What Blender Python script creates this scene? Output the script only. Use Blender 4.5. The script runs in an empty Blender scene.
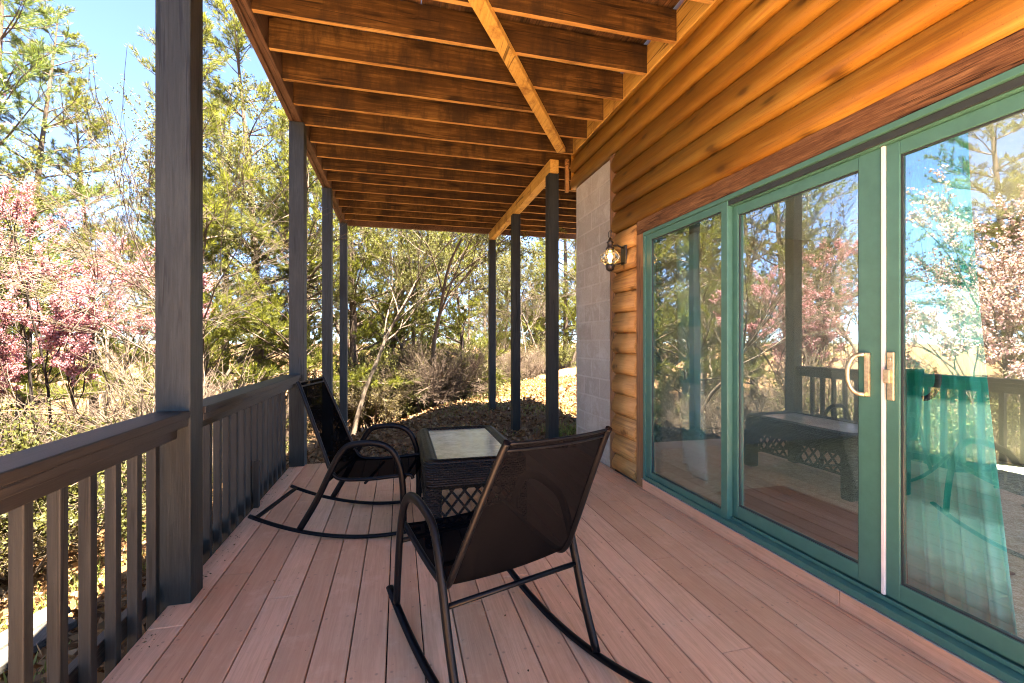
import bpy, math, random
import numpy as np
from mathutils import Vector

R = math.radians
scene = bpy.context.scene
col = scene.collection
random.seed(7)

# ------------------------------------------------------------------ helpers
class MB:
    """collects vertices and faces of one mesh object"""
    def __init__(s):
        s.v = []; s.f = []; s.sm = []
    def add(s, vs, fs, smooth=False):
        o = len(s.v); s.v += [tuple(p) for p in vs]
        s.f += [tuple(i + o for i in f) for f in fs]; s.sm += [smooth] * len(fs)
        return s
    def box(s, x0, x1, y0, y1, z0, z1):
        vs = [(x0,y0,z0),(x1,y0,z0),(x1,y1,z0),(x0,y1,z0),(x0,y0,z1),(x1,y0,z1),(x1,y1,z1),(x0,y1,z1)]
        return s.add(vs, [(0,3,2,1),(4,5,6,7),(0,1,5,4),(1,2,6,5),(2,3,7,6),(3,0,4,7)])
    def bar(s, a, b, w, hgt):
        """box from a to b, w wide sideways, hgt in the vertical-ish direction"""
        a = Vector(a); b = Vector(b); d = (b - a).normalized()
        u = d.cross(Vector((0,0,1)))
        if u.length < 1e-4: u = Vector((1,0,0))
        u.normalize(); v = u.cross(d)
        vs = []
        for p in (a, b):
            for su, sv in ((-1,-1),(1,-1),(1,1),(-1,1)):
                vs.append(p + u*su*w/2 + v*sv*hgt/2)
        return s.add(vs, [(0,1,2,3),(7,6,5,4),(0,4,5,1),(1,5,6,2),(2,6,7,3),(3,7,4,0)])
    def tube(s, pts, ra, rb=None, sides=10, closed=False, side=None, caps=True):
        """sweep an ellipse (ra along 'side', rb across) along pts"""
        pts = [Vector(p) for p in pts]; n = len(pts); rb = rb or ra
        vs = []; prev = None
        for i, p in enumerate(pts):
            if closed: t = (pts[(i+1) % n] - pts[i-1])
            else: t = pts[min(i+1, n-1)] - pts[max(i-1, 0)]
            t.normalize()
            if side is not None: u = Vector(side) - t * t.dot(Vector(side))
            elif prev is None:
                u = t.cross(Vector((0,0,1)))
                if u.length < 1e-3: u = t.cross(Vector((0,1,0)))
            else: u = prev - t * t.dot(prev)
            u.normalize(); prev = u; w = t.cross(u)
            for k in range(sides):
                a = 2*math.pi*k/sides
                vs.append(p + u*math.cos(a)*ra + w*math.sin(a)*rb)
        fs = []
        for i in range(n if closed else n-1):
            j = (i+1) % n
            for k in range(sides):
                m = (k+1) % sides
                fs.append((i*sides+k, i*sides+m, j*sides+m, j*sides+k))
        s.add(vs, fs, True)
        if caps and not closed:
            o = len(s.v) - n*sides
            s.f.append(tuple(o+k for k in range(sides))[::-1]); s.sm.append(False)
            s.f.append(tuple(o+(n-1)*sides+k for k in range(sides))); s.sm.append(False)
        return s
    def lathe(s, prof, c=(0,0,0), sides=24, axis='Z'):
        vs = []; n = len(prof)
        for r, z in prof:
            for k in range(sides):
                a = 2*math.pi*k/sides
                if axis == 'Z': vs.append((c[0]+r*math.cos(a), c[1]+r*math.sin(a), c[2]+z))
                else: vs.append((c[0]+z, c[1]+r*math.cos(a), c[2]+r*math.sin(a)))
        fs = []
        for i in range(n-1):
            for k in range(sides):
                m = (k+1) % sides
                fs.append((i*sides+k, i*sides+m, (i+1)*sides+m, (i+1)*sides+k))
        fs.append(tuple(range(sides))[::-1]); fs.append(tuple((n-1)*sides+k for k in range(sides)))
        return s.add(vs, fs, True)
    def extrude(s, poly, y0, y1, smooth=True):
        """closed polygon [(x,z)...] extruded along Y"""
        n = len(poly)
        vs = [(x, y0, z) for x, z in poly] + [(x, y1, z) for x, z in poly]
        fs = [(i, (i+1) % n, n+(i+1) % n, n+i) for i in range(n)]
        s.add(vs, fs, smooth); o = len(s.v) - 2*n
        s.f.append(tuple(o+i for i in range(n))[::-1]); s.sm.append(False)
        s.f.append(tuple(o+n+i for i in range(n))); s.sm.append(False)
        return s
    def build(s, name, m, parent=None, bevel=0, local=False):
        me = bpy.data.meshes.new(name)
        off = Vector((0,0,0))
        if parent is not None and not local:
            off = world_loc(parent)
        me.from_pydata([(x-off.x, y-off.y, z-off.z) for x, y, z in s.v], [], s.f)
        me.polygons.foreach_set('use_smooth', s.sm)
        import bmesh
        bm = bmesh.new(); bm.from_mesh(me); bmesh.ops.recalc_face_normals(bm, faces=bm.faces); bm.to_mesh(me); bm.free()
        if isinstance(m, (list, tuple)):
            for x in m: me.materials.append(x)
        else: me.materials.append(m)
        o = bpy.data.objects.new(name, me); col.objects.link(o)
        if parent is not None: o.parent = parent
        if bevel:
            b = o.modifiers.new('bevel', 'BEVEL'); b.width = bevel; b.segments = 2; b.limit_method = 'ANGLE'; b.angle_limit = R(50)
        return o

def world_loc(o):
    l = Vector(o.location)
    while o.parent is not None:
        o = o.parent; l = l + Vector(o.location)
    return l

def tag(o, label=None, cat=None, group=None, kind=None):
    if label: o['label'] = label
    if cat: o['category'] = cat
    if group: o['group'] = group
    if kind: o['kind'] = kind
    return o

def thing(name, label, cat, loc=(0,0,0), group=None):
    o = bpy.data.objects.new(name, None); o.empty_display_size = .1
    o.location = loc; col.objects.link(o)
    return tag(o, label, cat, group)

def copy_tree(o, parent=None):
    c = o.copy(); col.objects.link(c); c.parent = parent
    for ch in list(o.children): copy_tree(ch, c)
    return c

def np_mesh(name, verts, faces, mat, parent=None, smooth=False):
    """verts (N,3), faces (M,k) numpy arrays"""
    me = bpy.data.meshes.new(name)
    M, k = faces.shape
    me.vertices.add(len(verts)); me.vertices.foreach_set('co', np.ascontiguousarray(verts, dtype=np.float32).ravel())
    me.loops.add(M*k); me.loops.foreach_set('vertex_index', np.ascontiguousarray(faces, dtype=np.int32).ravel())
    me.polygons.add(M); me.polygons.foreach_set('loop_start', np.arange(0, M*k, k, dtype=np.int32))
    if smooth: me.polygons.foreach_set('use_smooth', np.ones(M, dtype=bool))
    me.update(calc_edges=True); me.validate()
    me.materials.append(mat)
    o = bpy.data.objects.new(name, me); col.objects.link(o)
    if parent is not None: o.parent = parent
    return o

# ------------------------------------------------------------------ materials
class NT:
    def __init__(s, name):
        s.m = bpy.data.materials.new(name); s.m.use_nodes = True
        s.t = s.m.node_tree; s.t.nodes.clear()
        s.out = s.t.nodes.new('ShaderNodeOutputMaterial')
    def n(s, typ, props=None, **inp):
        nd = s.t.nodes.new('ShaderNode' + typ)
        for k, v in (props or {}).items(): setattr(nd, k, v)
        for k, v in inp.items(): s.set(nd, k, v)
        return nd
    def set(s, nd, k, v):
        sock = nd.inputs[int(k[1:])] if k[0] == 'i' and k[1:].isdigit() else nd.inputs[k.replace('_', ' ')]
        if isinstance(v, bpy.types.NodeSocket): s.t.links.new(v, sock)
        elif isinstance(v, bpy.types.Node): s.t.links.new(v.outputs[0], sock)
        elif isinstance(v, (tuple, list)) and len(v) == 3 and sock.type == 'RGBA': sock.default_value = (*v, 1)
        else: sock.default_value = v
    def math(s, op, a, b=0.0, clamp=False): return s.n('Math', {'operation': op, 'use_clamp': clamp}, i0=a, i1=b).outputs[0]
    def mix(s, fac, a, b, mode='MIX'):
        nd = s.n('MixRGB', {'blend_type': mode}); s.set(nd, 'Fac', fac); s.set(nd, 'Color1', a); s.set(nd, 'Color2', b)
        return nd.outputs[0]
    def ramp(s, fac, stops):
        nd = s.n('ValToRGB'); s.set(nd, 'Fac', fac); e = nd.color_ramp.elements
        while len(e) < len(stops): e.new(.5)
        for el, (p, c) in zip(e, stops):
            el.position = p; el.color = (*c, 1) if len(c) == 3 else c
        return nd.outputs[0]
    def coord(s, scale=(1,1,1), rnd=True):
        c = s.n('TexCoord').outputs['Object']
        if rnd:
            r = s.n('ObjectInfo').outputs['Random']
            r = s.math('MULTIPLY', r, 37.0)
            c = s.n('VectorMath', {'operation': 'ADD'}, i0=c, i1=r).outputs[0]
        mp = s.n('Mapping'); s.t.links.new(c, mp.inputs['Vector']); mp.inputs['Scale'].default_value = scale
        return mp.outputs[0]
    def noise(s, vec, scale=5, detail=4, rough=.55, dist=0):
        nd = s.n('TexNoise', Scale=scale, Detail=detail, Roughness=rough, Distortion=dist); s.t.links.new(vec, nd.inputs['Vector'])
        return nd.outputs['Fac']
    def bump(s, hgt, strength=.3, dist=.01):
        return s.n('Bump', Strength=strength, Distance=dist, Height=hgt).outputs[0]
    def bsdf(s, color, rough=.6, normal=None, metal=0, spec=.5, **kw):
        b = s.n('BsdfPrincipled'); s.set(b, 'Base Color', color); s.set(b, 'Roughness', rough); s.set(b, 'Metallic', metal)
        s.set(b, 'Specular IOR Level', spec)
        if normal is not None: s.set(b, 'Normal', normal)
        for k, v in kw.items(): s.set(b, k, v)
        return b
    def finish(s, sh):
        s.t.links.new(sh.outputs[0] if isinstance(sh, bpy.types.Node) else sh, s.out.inputs['Surface']); return s.m

def wood(name, dark, mid, light, axis='Z', rough=.6, grain=60, blotch=1.6, bump=.25, knots=.0, spec=.35, stain=None, flat=None, crack=.8):
    t = NT(name)
    a = 'XYZ'.index(axis)
    sc = [1.0, 1.0, 1.0]; sc[a] = .06
    c = t.coord(tuple(sc))
    g = t.noise(c, grain, 5, .65, .6)
    sc2 = [1.0, 1.0, 1.0]; sc2[a] = .28
    c2 = t.coord(tuple(sc2))
    b = t.noise(c2, blotch*3, 5, .6, .5)
    sc3 = [1.0, 1.0, 1.0]; sc3[a] = .025
    fine = t.noise(t.coord(tuple(sc3)), grain*3.2, 3, .7, .3)
    spk = t.noise(t.coord((1,1,1)), 160, 2, .6)
    colr = t.ramp(t.math('ADD', t.math('MULTIPLY', g, .55), t.math('MULTIPLY', b, .5)), [(.34, dark), (.52, mid), (.70, light)])
    colr = t.mix(t.ramp(fine, [(.36, (.4,.4,.4)), (.46, (0,0,0))]), colr, tuple(x*.5 for x in mid))
    colr = t.mix(t.ramp(spk, [(.62, (0,0,0)), (.72, (.4,.4,.4))]), colr, tuple(x*.4 for x in dark))
    sc4 = [1.0, 1.0, 1.0]; sc4[a] = .035
    ck = t.math('ABSOLUTE', t.math('SUBTRACT', t.noise(t.coord(tuple(sc4)), grain*.32, 2, .5, .4), .5))
    gate = t.ramp(t.noise(t.coord(tuple(sc2)), 3.5, 3, .6), [(.5, (0,0,0)), (.56, (1,1,1))])
    ckl = t.math('MULTIPLY', t.ramp(ck, [(.0, (1,1,1)), (.012, (1,1,1)), (.03, (0,0,0))]), gate)
    colr = t.mix(t.math('MULTIPLY', ckl, crack), colr, tuple(x*.25 for x in dark))
    g = t.math('SUBTRACT', t.math('ADD', t.math('MULTIPLY', g, .6), t.math('MULTIPLY', fine, .4)), t.math('MULTIPLY', ckl, .5*crack))
    hgt = g
    if knots:
        sk = [1.0, 1.0, 1.0]; sk[a] = .45
        if flat: sk['XYZ'.index(flat)] = 0.0
        v = t.n('TexVoronoi', {'feature': 'F1', 'voronoi_dimensions': '2D' if flat else '3D'}, Scale=knots)
        kc = t.coord(tuple(sk))
        if flat:
            sp = t.n('SeparateXYZ'); t.t.links.new(kc, sp.inputs[0]); cb = t.n('CombineXYZ')
            q = [i for i in range(3) if i != 'XYZ'.index(flat)]
            t.t.links.new(sp.outputs[q[0]], cb.inputs[0]); t.t.links.new(sp.outputs[q[1]], cb.inputs[1]); kc = cb.outputs[0]
            kc = t.n('VectorMath', {'operation': 'ADD'}, i0=kc, i1=t.n('VectorMath', {'operation': 'SCALE'}, i0=t.n('TexNoise', Scale=6.0).outputs['Color'], Scale=.06).outputs[0]).outputs[0]
        t.t.links.new(kc, v.inputs['Vector'])
        k = t.ramp(v.outputs['Distance'], [(.045, (1,1,1)), (.075, (.6,.6,.6)), (.13, (.14,.14,.14)), (.22, (0,0,0))])
        colr = t.mix(t.math('MULTIPLY', k, .8), colr, tuple(x*.3 for x in dark))
    if stain:
        st = t.ramp(t.noise(t.coord((1,1,.3) if axis != 'Z' else (1,1,1)), stain[0], 5, .7), [(stain[2]-.08, (0,0,0)), (stain[2]+.08, (1,1,1))])
        colr = t.mix(t.math('MULTIPLY', st, stain[3]), colr, stain[1])
    return t.finish(t.bsdf(colr, rough, t.bump(hgt, bump, .004), spec=spec))

def plain(name, c, rough=.5, metal=0, var=.15, scale=20, bump=0.0, spec=.5):
    t = NT(name)
    n = t.noise(t.coord(), scale, 5, .6)
    colr = t.ramp(n, [(.3, tuple(x*(1-var) for x in c)), (.7, tuple(min(1, x*(1+var)) for x in c))])
    return t.finish(t.bsdf(colr, rough, t.bump(n, bump, .005) if bump else None, metal, spec))

def leafmat(name, cols, trans=.45, rough=.6):
    """foliage / blossom: colour differs from leaf to leaf, light passes through"""
    t = NT(name)
    r = t.n('NewGeometry').outputs['Random Per Island']
    n = len(cols)
    colr = t.ramp(r, [(i/max(1, n-1), c) for i, c in enumerate(cols)])
    d = t.bsdf(colr, rough, spec=.25)
    tr = t.n('BsdfTranslucent', Color=t.mix(1.0, colr, (1.25, 1.2, .8), 'MULTIPLY'))
    mx = t.n('MixShader', Fac=trans); t.t.links.new(d.outputs[0], mx.inputs[1]); t.t.links.new(tr.outputs[0], mx.inputs[2])
    return t.finish(mx)

M = {}
M['rail'] = wood('weathered_dark_stain', (0.0059,0.0057,0.0049), (0.0134,0.0138,0.0117), (0.0261,0.0266,0.0227), 'Z', .6, 70, 1.2, .35, 0)
M['rail_y'] = wood('weathered_dark_stain_along', (0.0065,0.0048,0.0034), (0.0150,0.0122,0.0094), (0.0286,0.0253,0.0214), 'Y', .55, 70, 1.2, .35, 0)
M['post'] = wood('dark_stained_post', (0.0057,0.0073,0.0067), (0.0137,0.0178,0.0167), (0.0252,0.0319,0.0303), 'Z', .6, 75, 1.5, .4, 1.1)
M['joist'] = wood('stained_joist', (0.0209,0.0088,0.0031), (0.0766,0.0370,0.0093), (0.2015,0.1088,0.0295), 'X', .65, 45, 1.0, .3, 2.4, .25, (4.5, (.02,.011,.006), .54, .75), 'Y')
M['joist_edge_lit'] = wood('joist_lower_edge_lit', (0.1870,0.0850,0.0221), (0.4080,0.2295,0.0680), (0.5100,0.3230,0.1105), 'X', .65, 45, 1.2, .3, 1.8, .25, (4, (.12,.05,.015), .60, .6))  # paler, yellower tone paints bounce light onto the joist undersides
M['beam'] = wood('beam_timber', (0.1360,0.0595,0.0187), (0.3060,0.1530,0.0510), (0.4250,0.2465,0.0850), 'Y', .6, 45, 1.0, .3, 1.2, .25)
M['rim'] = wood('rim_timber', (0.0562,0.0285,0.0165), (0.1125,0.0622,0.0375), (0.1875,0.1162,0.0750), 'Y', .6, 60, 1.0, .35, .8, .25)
M['diag'] = wood('pale_pine_timber', (0.2880,0.1530,0.0360), (0.5220,0.3240,0.0810), (0.6120,0.4140,0.1260), 'Y', .6, 45, 1.0, .3, 1.6, .25, (5, (.16,.06,.015), .60, .75))
M['decking_up'] = wood('upper_decking', (.05,.025,.012), (.14,.07,.03), (.25,.14,.06), 'Y', .7, 60, 1.5, .3, 0, .2, (6, (.03,.02,.012), .5, .7))
M['log'] = wood('oiled_log_siding', (0.1874,0.0669,0.0095), (0.3223,0.1500,0.0206), (0.4123,0.2444,0.0461), 'Y', .45, 34, .9, .12, 3.8, .4, None, 'X', .3)
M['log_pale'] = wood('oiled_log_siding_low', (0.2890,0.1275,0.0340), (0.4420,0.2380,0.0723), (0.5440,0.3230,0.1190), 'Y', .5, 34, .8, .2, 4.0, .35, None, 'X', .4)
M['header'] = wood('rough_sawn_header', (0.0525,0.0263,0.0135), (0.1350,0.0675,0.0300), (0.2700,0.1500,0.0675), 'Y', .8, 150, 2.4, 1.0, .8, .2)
M['trim'] = wood('trim_board', (.12,.058,.026), (.23,.12,.055), (.33,.19,.09), 'Z', .65, 60, 1.2, .3, 0, .3)
M['trim_pale'] = wood('pine_corner_board', (.24,.12,.045), (.40,.22,.09), (.50,.31,.14), 'Z', .6, 50, 1.0, .25, .8, .3)
M['teal'] = plain('teal_frame_paint', (.05,.16,.125), .38, 0, .10, 14, .05)
M['gasket'] = plain('dark_gasket', (.02,.03,.03), .5)
M['white_strip'] = plain('white_weather_strip', (.78,.76,.72), .45, 0, .04)
M['brass'] = plain('worn_brass', (.66,.57,.36), .3, .8, .25, 60, .05)
M['steel_black'] = plain('black_powder_coat', (.0025,.003,.0045), .36, 0, .2, 90, .03, .14)
M['lead'] = plain('aged_bronze_metal', (.05,.045,.04), .4, .7, .3, 50)
M['alum'] = plain('aluminium_sill', (.5,.5,.5), .35, .7, .15, 40)
M['plaster'] = plain('interior_plaster', (.26,.235,.19), .9, 0, .06, 6)
M['ceiling_in'] = plain('interior_ceiling', (.42,.40,.36), .9, 0, .05, 6)
M['roofing'] = plain('roof_shingle', (.09,.08,.075), .9, 0, .3, 25, .3)

def deck_mat():
    t = NT('painted_deck_boards')
    tc = t.n('TexCoord').outputs['Object']
    sx = t.n('SeparateXYZ'); t.t.links.new(tc, sx.inputs[0])
    bid = t.math('FLOOR', t.math('DIVIDE', t.math('ADD', sx.outputs[0], 10.058), .145))
    wn = t.n('TexWhiteNoise', {'noise_dimensions': '1D'}); t.t.links.new(bid, wn.inputs['W'])
    c = t.n('Mapping'); t.t.links.new(tc, c.inputs['Vector']); c.inputs['Scale'].default_value = (1, .05, 1)
    cv = t.n('VectorMath', {'operation': 'ADD'}, i0=c.outputs[0], i1=wn.outputs['Color']).outputs[0]
    g = t.noise(cv, 70, 6, .7, .8)
    big = t.noise(tc, 1.1, 4, .6)
    wear = t.noise(tc, 5.5, 7, .72)
    base = t.ramp(t.math('ADD', t.math('MULTIPLY', wn.outputs['Value'], .65), t.math('MULTIPLY', big, .4)),
                  [(.15, (.60,.33,.19)), (.5, (.72,.405,.24)), (.85, (.82,.49,.31))])
    base = t.mix(t.ramp(g, [(.35, (.5,.5,.5)), (.62, (0,0,0))]), base, (.48,.225,.12))
    base = t.mix(t.math('MULTIPLY', t.ramp(wear, [(.54, (0,0,0)), (.72, (1,1,1))]), .5), base, (.80,.52,.35))
    base = t.mix(t.math('MULTIPLY', t.ramp(t.noise(tc, 2.3, 6, .7, .6), [(.50, (0,0,0)), (.68, (1,1,1))]), .38), base, (.55,.27,.14))
    base = t.mix(t.math('MULTIPLY', t.ramp(t.noise(tc, 26, 5, .7), [(.64, (0,0,0)), (.72, (1,1,1))]), .45), base, (.16,.085,.065))
    fx = t.math('ABSOLUTE', t.math('SUBTRACT', t.math('MULTIPLY', t.math('FRACT', t.math('DIVIDE', t.math('ADD', sx.outputs[0], 10.058), .145)), .145), .071))
    fy = t.math('SUBTRACT', t.math('MULTIPLY', t.math('FRACT', t.math('DIVIDE', t.math('ADD', sx.outputs[1], 9.0), .406)), .406), .2)
    dx = t.math('SUBTRACT', fx, .045)
    dd = t.math('SQRT', t.math('ADD', t.math('MULTIPLY', dx, dx), t.math('MULTIPLY', fy, fy)))
    base = t.mix(t.math('MULTIPLY', t.ramp(dd, [(.0035, (1,1,1)), (.0055, (0,0,0))]), .45), base, (.12,.06,.04))
    rg = t.math('ADD', t.math('MULTIPLY', wear, .25), .40)
    return t.finish(t.bsdf(base, rg, t.bump(t.math('ADD', g, t.math('MULTIPLY', wear, .5)), .25, .004), spec=.4))
M['deck'] = deck_mat()

def block_mat():
    t = NT('painted_concrete_block')
    tc = t.n('TexCoord').outputs['Object']
    sx = t.n('SeparateXYZ'); t.t.links.new(tc, sx.inputs[0])
    cx = t.n('CombineXYZ'); t.t.links.new(t.math('ADD', sx.outputs[1], sx.outputs[0]), cx.inputs[0]); t.t.links.new(t.math('ADD', sx.outputs[2], .06), cx.inputs[1])
    b = t.n('TexBrick', Scale=1.0, Mortar_Size=.014, Mortar_Smooth=.7, Brick_Width=.406, Row_Height=.203)
    t.t.links.new(cx.outputs[0], b.inputs['Vector'])
    b.inputs['Color1'].default_value = (.29,.305,.275,1); b.inputs['Color2'].default_value = (.36,.375,.34,1); b.inputs['Mortar'].default_value = (.42,.435,.40,1)
    n = t.noise(tc, 90, 4, .7)
    n2 = t.noise(tc, 3, 4, .6)
    c = t.mix(t.math('MULTIPLY', n2, .55), b.outputs['Color'], (.42,.37,.28))
    c = t.mix(t.ramp(n, [(.3, (.45,.45,.45)), (.5, (0,0,0))]), c, (.2,.19,.17))
    c = t.mix(t.math('MULTIPLY', t.ramp(t.noise(tc, 4.5, 6, .75, .5), [(.5, (0,0,0)), (.66, (1,1,1))]), .55), c, (.48,.49,.45))
    c = t.mix(t.math('MULTIPLY', t.ramp(t.noise(tc, 2.0, 6, .75, .5), [(.52, (0,0,0)), (.7, (1,1,1))]), .5), c, (.24,.215,.165))
    h = t.math('ADD', t.math('MULTIPLY', b.outputs['Fac'], -1.0), t.math('MULTIPLY', n, .5))
    return t.finish(t.bsdf(c, .9, t.bump(h, .5, .006), spec=.2))
M['block'] = block_mat()

def glass_mat(name, refl, tint, rough=0.0, wav=.0):
    t = NT(name)
    lw = t.n('LayerWeight', Blend=.35)
    f = t.math('ADD', t.math('MULTIPLY', lw.outputs['Fresnel'], .8), refl, True)
    gl = t.n('BsdfGlossy', Roughness=rough, Color=(.96,1,.98))
    if wav:
        nz = t.noise(t.coord((1,1,.6), False), 2.2, 2, .4)
        t.set(gl, 'Normal', t.bump(nz, wav, .02))
    tr = t.n('BsdfTransparent', Color=tint)
    mx = t.n('MixShader', Fac=f); t.t.links.new(tr.outputs[0], mx.inputs[1]); t.t.links.new(gl.outputs[0], mx.inputs[2])
    return t.finish(mx)
M['glass'] = glass_mat('reflective_door_glass', .31, (.90,.98,.96), 0, .035)
M['clear'] = glass_mat('clear_inner_glass', -.02, (.97,1,.99))
M['globe'] = glass_mat('lantern_glass', .08, (.95,.93,.85))

def tabletop_mat():
    t = NT('textured_table_glass')
    n = t.noise(t.coord(), 55, 4, .6)
    b = t.bump(n, .25, .003)
    d = t.bsdf(t.ramp(t.noise(t.coord(), 14, 4, .7), [(.35, (.30,.30,.24)), (.65, (.60,.58,.48))]), .35, b, spec=.5)
    g = t.n('BsdfGlossy', Roughness=.12, Color=(.95,.97,.93)); t.set(g, 'Normal', b)
    mx = t.n('MixShader', Fac=.46); t.t.links.new(d.outputs[0], mx.inputs[1]); t.t.links.new(g.outputs[0], mx.inputs[2])
    return t.finish(mx)
M['tabletop'] = tabletop_mat()

def sling_mat():
    t = NT('black_mesh_sling')
    c = t.coord((1,1,1), False)
    w = t.n('TexWave', {'wave_type': 'BANDS', 'bands_direction': 'Y'}, Scale=90.0, Distortion=.4); t.t.links.new(c, w.inputs['Vector'])
    n = t.noise(c, 9, 4, .6)
    colr = t.mix(t.math('MULTIPLY', n, .8), (.002,.0022,.003), (.0045,.0048,.006))
    d = t.bsdf(colr, .55, t.bump(w.outputs['Fac'], .3, .001), spec=.0)
    tr = t.n('BsdfTransparent', Color=(.9,.88,.85))
    mx = t.n('MixShader', Fac=.03); t.t.links.new(d.outputs[0], mx.inputs[1]); t.t.links.new(tr.outputs[0], mx.inputs[2])
    return t.finish(mx)
M['sling'] = sling_mat()

def wicker_mat():
    t = NT('dark_woven_wicker')
    c = t.coord((1,1,1), False)
    w1 = t.n('TexWave', {'wave_type': 'BANDS', 'bands_direction': 'Z', 'wave_profile': 'SIN'}, Scale=22.0, Distortion=.6, Detail=1.0); t.t.links.new(c, w1.inputs['Vector'])
    w2 = t.n('TexWave', {'wave_type': 'BANDS', 'bands_direction': 'DIAGONAL', 'wave_profile': 'SIN'}, Scale=24.0, Distortion=.3); t.t.links.new(c, w2.inputs['Vector'])
    h = t.math('MULTIPLY', w1.outputs['Fac'], t.math('ADD', t.math('MULTIPLY', w2.outputs['Fac'], .7), .3))
    colr = t.ramp(h, [(.1, (.001,.001,.0015)), (.5, (.0035,.004,.0055)), (.9, (.010,.0115,.015))])
    return t.finish(t.bsdf(colr, .42, t.bump(h, 1.0, .012), spec=.3))
M['wicker'] = wicker_mat()

def curtain_mat(name, off, tealc, palec):
    t = NT(name)
    tc = t.n('TexCoord').outputs['Object']
    sx = t.n('SeparateXYZ'); t.t.links.new(tc, sx.inputs[0])
    z = t.math('FRACT', t.math('ADD', t.math('DIVIDE', sx.outputs[2], .46), off))
    colr = t.ramp(z, [(0, palec), (.26, palec), (.30, tealc), (.52, tealc), (.56, tuple((a+b)/2 for a, b in zip(tealc, palec))), (.78, tuple((a+b)/2 for a, b in zip(tealc, palec))), (.82, palec), (1, palec)])
    n = t.noise(tc, 140, 3, .6)
    d = t.bsdf(t.mix(t.math('MULTIPLY', n, .25), colr, (.3,.4,.38)), .85, spec=.2)
    tr = t.n('BsdfTranslucent', Color=colr)
    mx = t.n('MixShader', Fac=.42); t.t.links.new(d.outputs[0], mx.inputs[1]); t.t.links.new(tr.outputs[0], mx.inputs[2])
    return t.finish(mx)
M['curtain'] = curtain_mat('teal_plaid_curtain', .1, (.02,.52,.45), (.42,.90,.82))
M['curtain_pale'] = curtain_mat('pale_plaid_curtain', .3, (.55,.82,.78), (.86,.93,.90))

def carpet_mat():
    t = NT('speckled_carpet')
    c = t.coord((1,1,1), False)
    n = t.noise(c, 120, 3, .7); n2 = t.noise(c, 26, 5, .75)
    colr = t.ramp(t.math('ADD', t.math('MULTIPLY', n, .55), t.math('MULTIPLY', n2, .45)), [(.38, (.17,.175,.13)), (.5, (.38,.39,.31)), (.62, (.68,.68,.58))])
    return t.finish(t.bsdf(colr, .95, t.bump(n, .6, .01), spec=.1))
M['carpet'] = carpet_mat()
M['mat'] = wood('dark_mat', (.03,.02,.014), (.075,.05,.036), (.13,.095,.07), 'Y', .7, 40, 1.2, .3)

def ground_mat():
    t = NT('leaf_litter_ground')
    c = t.coord((1,1,1), False)
    n1 = t.noise(c, .35, 5, .6); n2 = t.noise(c, 5, 7, .75, .3); n3 = t.noise(c, 28, 5, .8)
    v = t.n('TexVoronoi', {'feature': 'F1'}, Scale=22.0, Randomness=1.0); t.t.links.new(c, v.inputs['Vector'])
    a = t.ramp(n2, [(.32, (.07,.035,.018)), (.5, (.15,.08,.042)), (.68, (.24,.15,.085))])
    a = t.mix(t.math('MULTIPLY', v.outputs['Color'], .55), a, t.ramp(n3, [(.35, (.10,.05,.024)), (.65, (.29,.20,.115))]))
    g = t.ramp(n1, [(.52, (0,0,0)), (.64, (1,1,1))])
    a = t.mix(t.math('MULTIPLY', g, .22), a, (.16,.15,.05))
    return t.finish(t.bsdf(a, .95, t.bump(t.math('ADD', n2, t.math('ADD', n3, v.outputs['Distance'])), 1.0, .05), spec=.1))
M['ground'] = ground_mat()

M['needle'] = leafmat('pine_needles', [(0.031, 0.037, 0.007), (0.064, 0.072, 0.010), (0.100, 0.107, 0.018), (0.144, 0.149, 0.041)], .6)
M['needle_dark'] = leafmat('pine_needles_deep', [(0.020, 0.042, 0.012), (0.052, 0.083, 0.018), (0.102, 0.133, 0.029), (0.163, 0.189, 0.041)], .35)
M['spring_leaf'] = leafmat('spring_leaves', [(0.035, 0.038, 0.010), (0.067, 0.069, 0.017), (0.095, 0.097, 0.028), (0.134, 0.133, 0.057)], .5)
M['brush_leaf'] = leafmat('brush_leaves', [(0.028, 0.020, 0.009), (0.056, 0.041, 0.016), (0.081, 0.069, 0.021), (0.123, 0.098, 0.048)], .4)
M['ever_leaf'] = leafmat('evergreen_leaves', [(.02,.035,.012), (.05,.075,.02), (.11,.13,.04)], .25, .4)
M['pink'] = leafmat('redbud_blossom', [(0.220, 0.064, 0.087), (0.305, 0.119, 0.149), (0.356, 0.187, 0.217), (0.407, 0.289, 0.323)], .35)
M['pale_pink'] = leafmat('pale_blossom', [(0.282, 0.123, 0.151), (0.388, 0.246, 0.269), (0.441, 0.353, 0.353), (0.476, 0.423, 0.406)], .35)
M['litter'] = leafmat('dry_leaves', [(0.056, 0.024, 0.009), (0.118, 0.060, 0.023), (0.180, 0.106, 0.048), (0.249, 0.165, 0.090)], .15, .8)
M['grass'] = leafmat('grass_blades', [(.07,.10,.02), (.14,.17,.035), (.28,.26,.09)], .3)
M['bark'] = plain('pine_bark', (.085,.062,.047), .95, 0, .5, 18, .8, .1)
M['bark_dark'] = plain('dark_wet_bark', (.02,.015,.013), .9, 0, .4, 25, .5, .15)
M['bark_pale'] = plain('pale_twig_bark', (.085,.066,.05), .9, 0, .35, 22, .5, .1)
M['lumber'] = wood('grey_weathered_lumber', (0.0350,0.0315,0.0280), (0.0770,0.0700,0.0612), (0.1190,0.1085,0.0945), 'Y', .8, 55, 1.2, .4, 0, .2)

def emit(name, c, s):
    t = NT(name); e = t.n('Emission', Color=c, Strength=s); return t.finish(e)
M['bulb'] = emit('lit_bulb', (1,.62,.22), 1.0)

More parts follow.
